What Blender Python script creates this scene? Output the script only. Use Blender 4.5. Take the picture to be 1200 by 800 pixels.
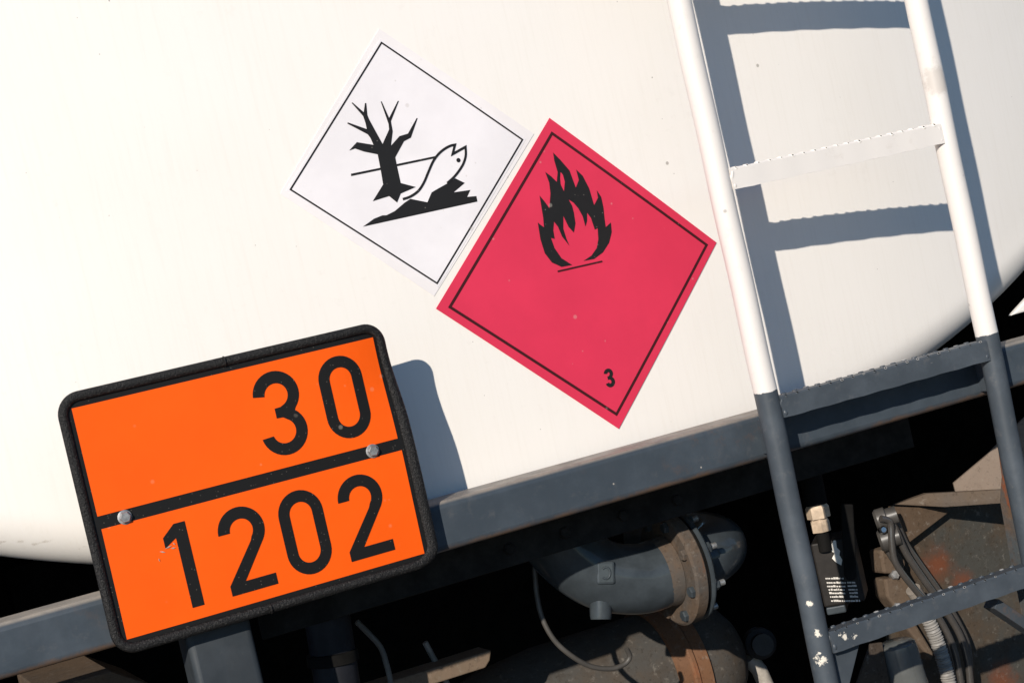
import bpy, bmesh, math, random
from math import sin, cos, pi, radians, sqrt, exp
from mathutils import Vector, Matrix, noise as mnoise
random.seed(7)
for o in list(bpy.data.objects): bpy.data.objects.remove(o)
S = bpy.context.scene
C = S.collection

# ------------------------------------------------------------------ camera
F = 2200.0                                   # focal length in pixels of a 1200 px wide picture
yaw, pitch, roll = radians(22.7556), radians(-2.0417), radians(-12.8892)
CAM = Vector((-1.24639, -2.13145, -0.07139))
fw = Vector((sin(yaw)*cos(pitch), cos(yaw)*cos(pitch), sin(pitch)))
r0 = Vector((cos(yaw), -sin(yaw), 0)); u0 = r0.cross(fw)
RT = cos(roll)*r0 + sin(roll)*u0
UP = -sin(roll)*r0 + cos(roll)*u0
cd = bpy.data.cameras.new('camera'); cam = bpy.data.objects.new('camera', cd); C.objects.link(cam)
M4 = Matrix((RT, UP, -fw)).transposed().to_4x4(); M4.translation = CAM
cam.matrix_world = M4
cd.sensor_width = 36; cd.lens = F/1200*36; cd.clip_start = .05; cd.clip_end = 2000
S.camera = cam

# ------------------------------------------------------------------ light
LD = Vector((.85, 1.0, -.55)).normalized()    # the way sunlight travels
elev = math.asin(-LD.z); azim = math.atan2(-LD.x, -LD.y)
W = bpy.data.worlds.new('World'); S.world = W; W.use_nodes = True
nt = W.node_tree
sky = nt.nodes.new('ShaderNodeTexSky'); sky.sky_type = 'NISHITA'; sky.sun_disc = False
sky.sun_elevation = elev; sky.sun_rotation = azim
sky.air_density = 1.0; sky.dust_density = 0.0; sky.ozone_density = 6.0
nt.links.new(sky.outputs[0], nt.nodes['Background'].inputs[0])
nt.nodes['Background'].inputs[1].default_value = .095
sl = bpy.data.lights.new('sun', 'SUN'); sl.energy = 4.6; sl.angle = radians(.5); sl.color = (1, .925, .825)
so = bpy.data.objects.new('sun', sl); C.objects.link(so)
so.rotation_euler = LD.to_track_quat('-Z', 'Y').to_euler(); so.location = (-6, -7, 5)
S.view_settings.view_transform = 'Standard'; S.view_settings.look = 'None'
S.view_settings.gamma = 1; S.view_settings.exposure = .05
S.view_settings.use_curve_mapping = False

# ------------------------------------------------------------------ pixel helpers
def ray(px, py): return fw + RT*((px-600)/F) - UP*((py-400)/F)
def aty(px, py, y):
    d = ray(px, py); return CAM + d*((y-CAM.y)/d.y)
def atx(px, py, x):
    d = ray(px, py); return CAM + d*((x-CAM.x)/d.x)
def crown(x, z): return .131 + (x+.3)**2/7.2 + (z-.2)**2/60
def ontank(px, py):
    y = .15
    for i in range(12):
        p = aty(px, py, y); y = crown(p.x, p.z)
    return p.x, p.z

# ------------------------------------------------------------------ materials
def mat(name, col, rough=.5, metal=0, spec=.5, coat=0):
    m = bpy.data.materials.new(name); m.use_nodes = True
    b = m.node_tree.nodes['Principled BSDF']
    b.inputs['Base Color'].default_value = (*col, 1); b.inputs['Roughness'].default_value = rough
    b.inputs['Metallic'].default_value = metal; b.inputs['Specular IOR Level'].default_value = spec
    b.inputs['Coat Weight'].default_value = coat
    return m, m.node_tree, b
class N:
    """tiny node helper"""
    def __init__(s, t): s.t = t; s.co = t.nodes.new('ShaderNodeTexCoord').outputs['Object']
    def link(s, a, b): s.t.links.new(a, b)
    def mapping(s, scale=(1,1,1), rot=(0,0,0), loc=(0,0,0)):
        n = s.t.nodes.new('ShaderNodeMapping'); n.inputs['Scale'].default_value = scale
        n.inputs['Rotation'].default_value = rot; n.inputs['Location'].default_value = loc
        s.link(s.co, n.inputs[0]); return n.outputs[0]
    def noise(s, scale, detail=4, rough=.5, vec=None, dist=0):
        n = s.t.nodes.new('ShaderNodeTexNoise'); n.inputs['Scale'].default_value = scale
        n.inputs['Detail'].default_value = detail; n.inputs['Roughness'].default_value = rough
        n.inputs['Distortion'].default_value = dist
        s.link(vec or s.co, n.inputs['Vector']); return n.outputs[0]
    def vor(s, scale, vec=None, rnd=1):
        n = s.t.nodes.new('ShaderNodeTexVoronoi'); n.inputs['Scale'].default_value = scale
        n.inputs['Randomness'].default_value = rnd
        s.link(vec or s.co, n.inputs['Vector']); return n
    def ramp(s, v, a, b, lo=0, hi=1):
        n = s.t.nodes.new('ShaderNodeMapRange'); n.inputs[1].default_value = a; n.inputs[2].default_value = b
        n.inputs[3].default_value = lo; n.inputs[4].default_value = hi; n.interpolation_type = 'SMOOTHSTEP'
        s.link(v, n.inputs[0]); return n.outputs[0]
    def math(s, op, a, b=None):
        n = s.t.nodes.new('ShaderNodeMath'); n.operation = op
        for i, v in enumerate((a, b)):
            if v is None: continue
            if isinstance(v, (int, float)): n.inputs[i].default_value = v
            else: s.link(v, n.inputs[i])
        return n.outputs[0]
    def mix(s, f, a, b, mode='MIX'):
        n = s.t.nodes.new('ShaderNodeMix'); n.data_type = 'RGBA'; n.blend_type = mode
        if isinstance(f, (int, float)): n.inputs[0].default_value = f
        else: s.link(f, n.inputs[0])
        for i, v in ((6, a), (7, b)):
            if isinstance(v, tuple): n.inputs[i].default_value = (*v, 1)
            else: s.link(v, n.inputs[i])
        return n.outputs[2]
    def sep(s, v=None):
        n = s.t.nodes.new('ShaderNodeSeparateXYZ'); s.link(v or s.co, n.inputs[0]); return n.outputs
    def dist(s, p, scale=(1,1,1)):
        """scaled distance of the object coordinate from p"""
        m = s.t.nodes.new('ShaderNodeVectorMath'); m.operation = 'SUBTRACT'; s.link(s.co, m.inputs[0]); m.inputs[1].default_value = p
        k = s.t.nodes.new('ShaderNodeVectorMath'); k.operation = 'MULTIPLY'; s.link(m.outputs[0], k.inputs[0]); k.inputs[1].default_value = scale
        l = s.t.nodes.new('ShaderNodeVectorMath'); l.operation = 'LENGTH'; s.link(k.outputs[0], l.inputs[0]); return l.outputs['Value']
    def bump(s, h, bsdf, strength=.3, dist=.002):
        n = s.t.nodes.new('ShaderNodeBump'); n.inputs['Strength'].default_value = strength; n.inputs['Distance'].default_value = dist
        s.link(h, n.inputs['Height']); s.link(n.outputs[0], bsdf.inputs['Normal'])

WHITE = (.84, .795, .735); GREY = (.050, .060, .071)

def m_tank():
    m, t, b = mat('cream_tank_paint', WHITE, .34); n = N(t)
    big = n.noise(3.0, 3); col = n.mix(n.ramp(big, .3, .75), (.86, .815, .76), (.83, .785, .725))
    st = n.noise(1, 5, .6, n.mapping((210, 210, 9))); col = n.mix(n.ramp(st, .45, .8, 0, .17), col, (.69, .63, .545))
    # dust specks of several sizes, few and far between
    for sc, r, th in ((16, .05, .80), (34, .05, .84), (9, .022, .72), (60, .06, .90)):
        v = n.vor(sc); hit = n.ramp(v.outputs['Distance'], r*.55, r, 1, 0)
        pick = n.ramp(n.sep(v.outputs['Color'])[0], th, th+.02)
        col = n.mix(n.math('MULTIPLY', n.math('MULTIPLY', hit, pick), .62), col, (.22, .18, .14))
    # dirt gathered on the edge weld
    z = n.sep()
    dirt = n.math('MULTIPLY', n.ramp(n.noise(60, 5, .7), .56, .70), n.ramp(n.noise(7, 2), .45, .6))
    col = n.mix(n.math('MULTIPLY', dirt, .05), col, (.35, .28, .2))
    for q, sx in (((22, 636), .25), ((48, 636), .16), ((100, 640), .5), ((8, 635), .4)):
        d = n.math('ADD', n.dist(tuple(aty(*q, .19)), (sx, 0, 1.3)), n.math('MULTIPLY', n.noise(70, 5, .75), .020))
        col = n.mix(n.ramp(d, .0085, .0125, .42, 0), col, (.34, .27, .20))
    t.links.new(col, b.inputs['Base Color'])
    b.inputs['Roughness'].default_value = .36
    n.bump(n.math('ADD', n.noise(500, 2), n.math('MULTIPLY', n.noise(1, 3, .5, n.mapping((160, 160, 9))), 1.5)), b, .10, .0006)
    return m
def grey_paint(name, base=GREY, rust=.35, chips=0):
    m, t, b = mat(name, base, .48, 0, .3); n = N(t)
    col = n.mix(n.ramp(n.noise(14, 5, .65), .35, .75), base, tuple(c*1.28+.006 for c in base))
    dust = n.ramp(n.noise(45, 5, .7), .55, .8, 0, .25); col = n.mix(dust, col, (.17, .16, .15))
    streak = n.noise(1, 4, .6, n.mapping((60, 60, 4))); col = n.mix(n.ramp(streak, .5, .75, 0, .3), col, (.045, .055, .066))
    if rust:
        rr = n.math('MULTIPLY', n.ramp(n.noise(6, 4, .6), .55, .72), n.ramp(n.noise(70, 5, .75), .48, .62))
        col = n.mix(n.math('MULTIPLY', rr, rust), col, (.17, .085, .04))
    v = n.vor(55); hit = n.ramp(v.outputs['Distance'], .04, .09, 1, 0); pick = n.ramp(n.sep(v.outputs['Color'])[0], .86, .88)
    col = n.mix(n.math('MULTIPLY', n.math('MULTIPLY', hit, pick), .8), col, (.42, .38, .33))
    t.links.new(col, b.inputs['Base Color'])
    t.links.new(n.ramp(n.noise(30, 4), .3, .8, .38, .62), b.inputs['Roughness'])
    n.bump(n.noise(140, 4, .6), b, .16, .001)
    return m
def m_rail():
    """grey square tube with rusty lower edge"""
    m = grey_paint('grey_rail_paint', (.044, .056, .069), .22); t = m.node_tree; n = N(t); b = t.nodes['Principled BSDF']
    old = b.inputs['Base Color'].links[0].from_socket
    z = n.sep()[2]; x = n.sep()[0]
    band = n.ramp(n.math('ADD', z, n.math('MULTIPLY', n.noise(35, 5, .7), .016)), RZ0+.009, RZ0+.017, 1, 0)
    band = n.math('MULTIPLY', band, n.ramp(n.noise(9, 3), .38, .56))
    col = n.mix(n.math('MULTIPLY', band, .85), old, (.15, .088, .052))
    top = n.ramp(z, RZ1-.005, RZ1-.001); col = n.mix(n.math('MULTIPLY', top, n.ramp(n.noise(25, 5, .7), .25, .7, .45, .95)), col, (.30, .26, .215))
    t.links.new(col, b.inputs['Base Color'])
    return m
def m_ladder(zb, chips, wob=.006):
    """cream above the paint line zb, grey below, flaked patches where the cream shows"""
    m, t, b = mat('ladder_paint', WHITE, .36); n = N(t)
    x, y, z = n.sep(); b.inputs['Specular IOR Level'].default_value = .35; b.inputs['Roughness'].default_value = .42
    g = n.mix(n.ramp(n.noise(16, 5, .65), .35, .75), tuple(c*1.05 for c in GREY), tuple(c*1.4+.008 for c in GREY))
    g = n.mix(n.ramp(n.noise(60, 5, .7), .55, .8, 0, .4), g, (.18, .17, .16))
    chip = None
    for (p, r, sc) in chips:
        d = n.math('ADD', n.dist(p, sc), n.math('MULTIPLY', n.noise(150, 6, .8), r*4.2))
        c = n.ramp(d, r*2.72, r*2.80, 1, 0)
        chip = c if chip is None else n.math('MAXIMUM', chip, c)
    v = n.vor(48); tiny = n.math('MULTIPLY', n.ramp(v.outputs['Distance'], .06, .1, 1, 0), n.ramp(n.sep(v.outputs['Color'])[0], .90, .91))
    chip = n.math('MAXIMUM', chip, tiny) if chip is not None else tiny
    g = n.mix(chip, g, (.74, .68, .58))
    w = n.mix(n.ramp(n.noise(40, 5, .7), .58, .76, 0, .25), (.745, .70, .655), (.50, .44, .37))
    vs = n.vor(40); sp = n.math('MULTIPLY', n.ramp(vs.outputs['Distance'], .06, .13, 1, 0), n.ramp(n.sep(vs.outputs['Color'])[0], .86, .88))
    w = n.mix(n.math('MULTIPLY', sp, .65), w, (.3, .27, .24))
    for (p, r) in ((( .340, -.015, .055), .022),):
        dd = n.math('ADD', n.dist(p), n.math('MULTIPLY', n.noise(90, 5, .75), .03)); w = n.mix(n.ramp(dd, r+.006, r+.018, .5, 0), w, (.42, .37, .32))
    edge = n.math('ADD', z, n.math('MULTIPLY', n.math('SUBTRACT', n.noise(38, 4, .6), .5), wob*2))
    f = n.ramp(edge, zb-.0006, zb+.0006)
    t.links.new(n.mix(f, g, w), b.inputs['Base Color'])
    n.bump(n.noise(170, 4, .6), b, .14, .0009)
    return m
def plain(name, col, rough=.5, metal=0, var=.25, sc=30, bump=.1, bsc=150, spec=.5, coat=0):
    m, t, b = mat(name, col, rough, metal, spec, coat); n = N(t)
    c = n.mix(n.ramp(n.noise(sc, 5, .65), .3, .75), tuple(k*(1-var) for k in col), tuple(min(1, k*(1+var)) for k in col))
    t.links.new(c, b.inputs['Base Color'])
    if bump: n.bump(n.noise(bsc, 4, .6), b, bump, .001)
    return m
def film(name, col, rough, speck=(.5, .45, .4), dens=.87, spec=.25, sc=230):
    """printed or sprayed film with grains of dust"""
    m, t, b = mat(name, col, rough, 0, spec); n = N(t)
    c = n.mix(n.ramp(n.noise(9, 4, .6), .3, .75), tuple(k*.95 for k in col), tuple(min(1, k*1.05) for k in col))
    for s_, d_ in ((sc, dens), (60, .93)):
        v = n.vor(s_); k = n.math('MULTIPLY', n.ramp(v.outputs['Distance'], .1, .22, 1, 0), n.ramp(n.sep(v.outputs['Color'])[0], d_, d_+.02))
        c = n.mix(n.math('MULTIPLY', k, .30), c, speck)
    t.links.new(c, b.inputs['Base Color'])
    n.bump(n.math('ADD', n.math('MULTIPLY', n.noise(400, 3, .6), .35), n.math('MULTIPLY', n.noise(11, 3, .5), 5.0)), b, .25, .0006)
    return m
def rusty(name, base, brown=(.16, .095, .055), rust=(.27, .072, .026), amount=.5, spots=()):
    m, t, b = mat(name, base, .8, 0, .12); n = N(t)
    c = n.mix(n.ramp(n.noise(7, 6, .7), .38, .62), base, brown)
    c = n.mix(n.ramp(n.noise(35, 6, .75), .48, .75, 0, .6), c, tuple(k*.55 for k in brown))
    k = n.ramp(n.noise(9, 6, .75, n.mapping((1.6, 1.6, .5), (0, .25, 0), (3, 1, 7))), .70-amount*.3, .80-amount*.25)
    pit = n.ramp(n.noise(160, 4, .7), .56, .66, 0, .5); c = n.mix(pit, c, tuple(q_*.4 for q_ in brown))
    c = n.mix(k, c, rust)
    for p, r in spots:
        d = n.math('ADD', n.dist(p), n.math('MULTIPLY', n.noise(24, 6, .75), r*1.8))
        c = n.mix(n.ramp(d, r*.9, r*2.0, .85, 0), c, rust)
    c = n.mix(n.ramp(n.noise(90, 4, .7), .55, .8, 0, .45), c, (.30, .27, .23))
    t.links.new(c, b.inputs['Base Color'])
    n.bump(n.noise(60, 6, .7), b, .45, .002)
    return m

# ------------------------------------------------------------------ geometry helpers
def new(name, verts, faces, material, parent=None, smooth=False):
    me = bpy.data.meshes.new(name); me.from_pydata([tuple(v) for v in verts], [], faces)
    me.validate(); me.update()
    bm = bmesh.new(); bm.from_mesh(me); bmesh.ops.recalc_face_normals(bm, faces=bm.faces); bm.to_mesh(me); bm.free()
    if smooth:
        for f in me.polygons: f.use_smooth = True
    me.materials.append(material)
    o = bpy.data.objects.new(name, me); C.objects.link(o)
    if parent: o.parent = parent
    return o
def finish(o, bev=0, seg=2, ang=35):
    if bev:
        md = o.modifiers.new('bevel', 'BEVEL'); md.width = bev; md.segments = seg; md.limit_method = 'ANGLE'; md.angle_limit = radians(ang)
        md.harden_normals = False
    return o
def sharp(o, deg=40):
    me = o.data
    for f in me.polygons: f.use_smooth = True
    try: me.set_sharp_from_angle(angle=radians(deg))
    except Exception: pass
    return o
def tag(o, label, cat, group=None, kind=None):
    if label: o['label'] = label
    if cat: o['category'] = cat
    if group: o['group'] = group
    if kind: o['kind'] = kind
    return o
def empty(name, loc, label, cat, group=None):
    # parts keep world coordinates: the empty stays at the origin of its parts' data
    o = bpy.data.objects.new(name, None); C.objects.link(o); o.empty_display_size = .05
    o.location = loc; o['label'] = label; o['category'] = cat
    if group: o['group'] = group
    return o
def child(o, parent):
    o.parent = parent; o.matrix_parent_inverse = Matrix.Translation(-Vector(parent.location)); return o
def box(name, a, b, m, bev=.002, seg=2):
    (x0, y0, z0), (x1, y1, z1) = a, b
    v = [(x, y, z) for x in (x0, x1) for y in (y0, y1) for z in (z0, z1)]
    f = [(0,1,3,2), (4,6,7,5), (0,4,5,1), (2,3,7,6), (0,2,6,4), (1,5,7,3)]
    o = new(name, v, f, m); finish(o, bev, seg); sharp(o); return o
def prism(name, poly, d, m, bev=.001):
    """polygon of 3D points pushed along d"""
    d = Vector(d); n = len(poly); v = [Vector(p) for p in poly] + [Vector(p)+d for p in poly]
    f = [tuple(range(n))[::-1], tuple(range(n, 2*n))] + [(i, (i+1) % n, n+(i+1) % n, n+i) for i in range(n)]
    o = new(name, v, f, m); finish(o, bev); return o
def catmull(P, k=8):
    P = [Vector(p) for p in P]; out = []
    Q = [P[0]*2-P[1]] + P + [P[-1]*2-P[-2]]
    for i in range(1, len(Q)-2):
        a, b, c, d = Q[i-1:i+3]
        for j in range(k):
            t = j/k; out.append(.5*((2*b)+(c-a)*t+(2*a-5*b+4*c-d)*t*t+(3*b-a-3*c+d)*t**3))
    out.append(P[-1]); return out
def tube(name, path, r, m, seg=16, closed=False, cap=True, squash=None):
    path = [Vector(p) for p in path]; n = len(path)
    R = r if callable(r) else (lambda t: r)
    v = []; f = []
    T = []
    for i in range(n):
        if closed: t = path[(i+1) % n]-path[i-1]
        else: t = path[min(i+1, n-1)]-path[max(i-1, 0)]
        T.append(t.normalized())
    u = T[0].orthogonal().normalized()
    for i in range(n):
        u = (u-T[i]*u.dot(T[i])).normalized(); w = T[i].cross(u); rr = R(i/(n-1))
        for j in range(seg):
            a = 2*pi*j/seg; v.append(path[i]+(u*cos(a)+w*sin(a))*rr)
    for i in range(n if closed else n-1):
        for j in range(seg):
            k = (i+1) % n
            f.append((i*seg+j, i*seg+(j+1) % seg, k*seg+(j+1) % seg, k*seg+j))
    if cap and not closed:
        f.append(tuple(range(seg))[::-1]); f.append(tuple((n-1)*seg+j for j in range(seg)))
    o = new(name, v, f, m, smooth=True); sharp(o, 50); return o
def lathe(name, prof, o_, axis, m, seg=32, ang=40):
    """profile of (radius, height) turned about axis through o_"""
    ax = Vector(axis).normalized(); u = ax.orthogonal().normalized(); w = ax.cross(u); o_ = Vector(o_)
    v = []; f = []; n = len(prof)
    for (r, h) in prof:
        for j in range(seg):
            a = 2*pi*j/seg; v.append(o_+ax*h+(u*cos(a)+w*sin(a))*max(r, 1e-5))
    for i in range(n-1):
        for j in range(seg): f.append((i*seg+j, i*seg+(j+1) % seg, (i+1)*seg+(j+1) % seg, (i+1)*seg+j))
    f.append(tuple(range(seg))[::-1]); f.append(tuple((n-1)*seg+j for j in range(seg)))
    ob = new(name, v, f, m); sharp(ob, ang); return ob
def hexbolt(name, o_, axis, r, h, m, rot=0):
    ax = Vector(axis).normalized(); u = ax.orthogonal().normalized(); w = ax.cross(u); o_ = Vector(o_)
    v = []; f = []
    for (k, hh) in ((1, 0), (1, h*.75), (.82, h)):
        for j in range(6): a = rot+pi*j/3; v.append(o_+ax*hh+(u*cos(a)+w*sin(a))*r*k)
    for i in range(2):
        for j in range(6): f.append((i*6+j, i*6+(j+1) % 6, i*6+6+(j+1) % 6, i*6+6+j))
    f.append(tuple(range(6))[::-1]); f.append(tuple(range(12, 18)))
    return new(name, v, f, m)
def sheet2d(name, polys, mapf, m, parent=None, maxlen=.02, holes=None):
    """flat polygons (lists of 2D points, or ('strip', outer, inner)) laid on a surface by mapf"""
    bm = bmesh.new()
    for P in polys:
        if P and P[0] == 'strip':
            A, B = P[1], P[2]; n = len(A); closed = P[3]
            va = [bm.verts.new((a[0], a[1], 0)) for a in A]; vb = [bm.verts.new((b[0], b[1], 0)) for b in B]
            for i in range(n if closed else n-1):
                j = (i+1) % n; bm.faces.new((va[i], va[j], vb[j], vb[i]))
        else:
            Q = [p for i, p in enumerate(P) if math.dist(p[:2], P[i-1][:2]) > 1e-7]
            bm.faces.new([bm.verts.new((p[0], p[1], 0)) for p in Q])
    bm.normal_update()
    bmesh.ops.triangulate(bm, faces=bm.faces[:], quad_method='BEAUTY', ngon_method='EAR_CLIP')
    for it in range(6):
        L = [e for e in bm.edges if e.calc_length() > maxlen]
        if not L: break
        bmesh.ops.subdivide_edges(bm, edges=L, cuts=1, use_grid_fill=False)
        bmesh.ops.triangulate(bm, faces=[f for f in bm.faces if len(f.verts) > 3])
    for v in bm.verts: v.co = mapf(v.co.x, v.co.y)
    bm.normal_update()
    s = sum(f.normal.y*f.calc_area() for f in bm.faces)
    for f in bm.faces:
        if f.normal.y > 0: f.normal_flip()
    me = bpy.data.meshes.new(name); bm.to_mesh(me); bm.free(); me.materials.append(m)
    o = bpy.data.objects.new(name, me); C.objects.link(o)
    if parent: child(o, parent)
    return o
def stroke(pts, w, closed=False):
    """constant-width strip with mitred joints"""
    P = [Vector((p[0], p[1])) for p in pts]; n = len(P); A = []; B = []
    for i in range(n):
        if closed: a, b, c = P[i-1], P[i], P[(i+1) % n]
        else: a, b, c = P[max(i-1, 0)], P[i], P[min(i+1, n-1)]
        d1 = (b-a).normalized() if (b-a).length > 1e-9 else (c-b).normalized()
        d2 = (c-b).normalized() if (c-b).length > 1e-9 else d1
        n1 = Vector((-d1.y, d1.x)); n2 = Vector((-d2.y, d2.x)); k = (n1+n2)
        k = k.normalized() if k.length > .2 else n1
        s = 1/max(.35, k.dot(n1)); A.append(b+k*w*s); B.append(b-k*w*s)
    return ('strip', A, B, closed)
def arc(cx, cy, rx, a0, a1, n=14, ry=None):
    ry = rx if ry is None else ry
    return [(cx+rx*cos(radians(a0+(a1-a0)*i/n)), cy+ry*sin(radians(a0+(a1-a0)*i/n))) for i in range(n+1)]

# digits, drawn in a box 56 wide and 100 tall, y downwards
G3 = (arc(28, 27.5, 28, 185, 360, 18) + arc(28, 27.5, 28, 0, 44, 5) + arc(28, 71.8, 28.4, -50, 172, 22)
      + arc(28, 71.8, 14.4, 168, -60, 20) + [(30, 55.6), (22.5, 55.2), (22.5, 43.4), (30, 43)] + arc(28, 28.3, 14.2, 62, -176, 20))
G2 = (arc(28, 28.3, 28, 180, 360, 20) + arc(28, 28.3, 28, 0, 36, 5) + [(19.2, 86.6), (56.5, 86.6), (56.5, 100), (0, 100), (0, 88.2), (36.2, 42.5)]
      + arc(28, 28.3, 14, 42, -180, 18))
def ring0():
    o = arc(28, 28, 28, 180, 360, 18)+arc(28, 72, 28, 0, 180, 18); i = arc(28, 28, 14.2, 180, 360, 18)+arc(28, 72, 14.2, 0, 180, 18)
    return ('strip', o, i, True)
G1 = [(28.8, 0.5), (15.5, 0.5), (0, 13.5), (0, 25.5), (14.6, 16.8), (14.6, 100), (28.8, 100)]

# ------------------------------------------------------------------ sizes shared by things
RY0, RY1, RZ0, RZ1 = .05, .115, -.389, -.327         # rear cross rail
DIA = .0315                                           # ladder tube

M_TANK = m_tank()
M_GREY = grey_paint('grey_paint')
M_DARK = plain('near_black', (.0085, .008, .0075), .8, 0, .4, 20, .3, 150, .1)  # painted-in shade for hole bottoms and underside panels, plus small dark parts
M_RUBBER = plain('black_rubber', (.016, .016, .017), .55, 0, .3, 60, .25, 300)
M_STEEL = plain('zinc_steel', (.34, .34, .335), .5, .6, .35, 120, .3)

# ================================================================== GROUND
g = new('ground', [(-400, -400, -1.45), (400, -400, -1.45), (400, 400, -1.45), (-400, 400, -1.45)], [(0, 1, 2, 3)],
        plain('asphalt', (.05, .049, .047), .9, 0, .3, 8, .4, 60)); g['kind'] = 'structure'

# ================================================================== TANK
def build_tank():
    a, b, x0, z0, rk = 1.25, .625, -.18, .215, .062
    v = []; f = []; seg = 192
    prof = [('c', k/26) for k in range(1, 27)] + [('k', k/12) for k in range(1, 13)] + [('b', .12), ('b', .6), ('b', 3.2)]
    c0 = (x0, crown(x0, z0), z0); v.append(c0)
    for kind, t in prof:
        for j in range(seg):
            th = 2*pi*j/seg; ex, ez = cos(th), sin(th)
            xi, zi = x0+(a-rk)*ex, z0+(b-rk)*ez
            nx, nz = ex/a, ez/b; L = sqrt(nx*nx+nz*nz); nx /= L; nz /= L
            if kind == 'c': x = x0+(a-rk)*ex*t; z = z0+(b-rk)*ez*t; y = crown(x, z)
            elif kind == 'k':
                ph = t*pi/2; x = xi+nx*rk*sin(ph); z = zi+nz*rk*sin(ph)
                y = crown(xi, zi)+rk*1.0*(1-cos(ph))
            else:
                x = xi+nx*rk; z = zi+nz*rk; y = .30+rk+t
            v.append((x, y, z))
    R = len(prof)
    for j in range(seg): f.append((0, 1+j, 1+(j+1) % seg))
    for i in range(R-1):
        for j in range(seg):
            f.append((1+i*seg+j, 1+(i+1)*seg+j, 1+(i+1)*seg+(j+1) % seg, 1+i*seg+(j+1) % seg))
    f.append(tuple(1+(R-1)*seg+j for j in range(seg)))
    o = new('tank', v, f, M_TANK, smooth=True)
    return tag(o, 'cream painted oval tank with dished rear end above the grey rail', 'tank')
build_tank()

# ================================================================== PLACARDS (stickers lying on the tank end)
def on(off): return lambda x, z: Vector((x, crown(x, z)-off, z))
def T(pts, ox, oy, s): return [ontank(ox+a/s, oy+b/s) for a, b in pts]
M_FILMK = film('black_print', (.016, .015, .015), .4, dens=.93)
def inset(P, k):
    cx = sum(p[0] for p in P)/4; cz = sum(p[1] for p in P)/4; return [(cx+(p[0]-cx)*k, cz+(p[1]-cz)*k) for p in P]
def thick_sheet(name, P, off, th, m):
    """one sticker: a sheet with a real edge following the tank"""
    bm = bmesh.new(); n = 14; V = {}
    for i in range(n+1):
        for j in range(n+1):
            s, t = i/n, j/n
            x = (P[0][0]*(1-s)+P[1][0]*s)*(1-t)+(P[3][0]*(1-s)+P[2][0]*s)*t
            z = (P[0][1]*(1-s)+P[1][1]*s)*(1-t)+(P[3][1]*(1-s)+P[2][1]*s)*t
            V[i, j] = bm.verts.new((x, crown(x, z)-off, z))
    for i in range(n):
        for j in range(n): bm.faces.new((V[i, j], V[i+1, j], V[i+1, j+1], V[i, j+1]))
    r = bmesh.ops.extrude_face_region(bm, geom=bm.faces[:])
    for e in r['geom']:
        if isinstance(e, bmesh.types.BMVert): e.co.y -= th
    bmesh.ops.recalc_face_normals(bm, faces=bm.faces[:])
    me = bpy.data.meshes.new(name); bm.to_mesh(me); bm.free(); me.materials.append(m)
    o = bpy.data.objects.new(name, me); C.objects.link(o); return o

# white: dead tree and fish
Pw = [ontank(*q) for q in ((444.2, 34), (625.5, 157), (508.5, 347), (328, 227.3))]
cx = sum(p[0] for p in Pw)/4; cz = sum(p[1] for p in Pw)/4
white = empty('placard', (cx, crown(cx, cz), cz), 'white diamond placard with black dead tree and fish on the tank', 'placard')
M_WF = film('white_placard_film', (.80, .765, .775), .42, (.45, .4, .35), .95, sc=120)
M_MARG = film('clear_margin_film', (.82, .775, .765), .3, (.5, .45, .4), .95, sc=120)
child(thick_sheet('margin_film', Pw, .0003, .0005, M_MARG), white)
Lw = [ontank(*q) for q in ((446.6, 50.5), (611.7, 164), (511.7, 332), (340, 222.3))]
child(thick_sheet('face_film', [( p[0]*1.0+(p[0]-cx)*.035, p[1]+(p[1]-cz)*.035) for p in Lw], .0009, .0003, M_WF), white)
sheet2d('border_line', [stroke(Lw, .0011, True)], on(.0016), M_FILMK, white)
tree = [(218,640),(275,548),(262,470),(245,382),(170,367),(120,350),(88,361),(130,315),(222,330),(205,292),(190,272),(78,213),(80,206),(185,243),(178,210),(165,172),(101,99),(106,96),(168,150),(175,100),(182,100),(188,165),(198,190),(272,325),(308,245),(305,215),(262,92),(267,90),(308,182),(356,88),(362,88),(318,200),(328,255),(318,335),(365,282),(412,268),(460,182),(465,184),(428,290),(390,310),(342,398),(350,440),(372,540),(455,562),(372,598),(352,648),(308,612)]
sheet2d('tree_print', [T(tree, 390, 100, 4.708)], on(.0018), M_FILMK, white)
sheet2d('rod_print', [T([(98,489),(99,502),(262,468),(260,456)], 390, 100, 4.708), T([(348,436),(351,448),(560,404),(566,391)], 390, 100, 4.708)], on(.0016), M_FILMK, white)
grd = [(30,713),(110,655),(170,631),(200,630),(260,600),(330,540),(372,512),(495,537),(525,466),(560,445),(640,400),(695,364),(765,398),(685,465),(805,448),(782,498),(848,492),(856,532)]
sheet2d('ground_print', [T(grd, 420, 150, 6.156)], on(.0015), M_FILMK, white)
fish = catmull([(p[0], p[1], 0) for p in [(316,515),(372,495),(428,455),(468,395),(500,320),(535,242),(575,188),(618,152),(660,130),(692,123)]], 4)
fish2 = [(694,120),(675,190),(768,138)]
fish3 = catmull([(p[0], p[1], 0) for p in [(768,136),(770,195),(758,245),(735,290),(690,350),(636,400)]], 4)
w = .00155
fx = sheet2d('fish_print', [stroke(T([(p[0], p[1]) for p in fish] + [(675,190), (768,138)] + [(p[0], p[1]) for p in fish3[1:]], 420, 150, 6.156), w)], on(.0021), M_FILMK, white)
ex, ez = ontank(420+718/6.156, 150+234/6.156)
sheet2d('eye_print', [[(ex+.0029*cos(i*pi/8), ez+.0029*sin(i*pi/8)) for i in range(16)]], on(.0018), M_FILMK, fx)

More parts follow.
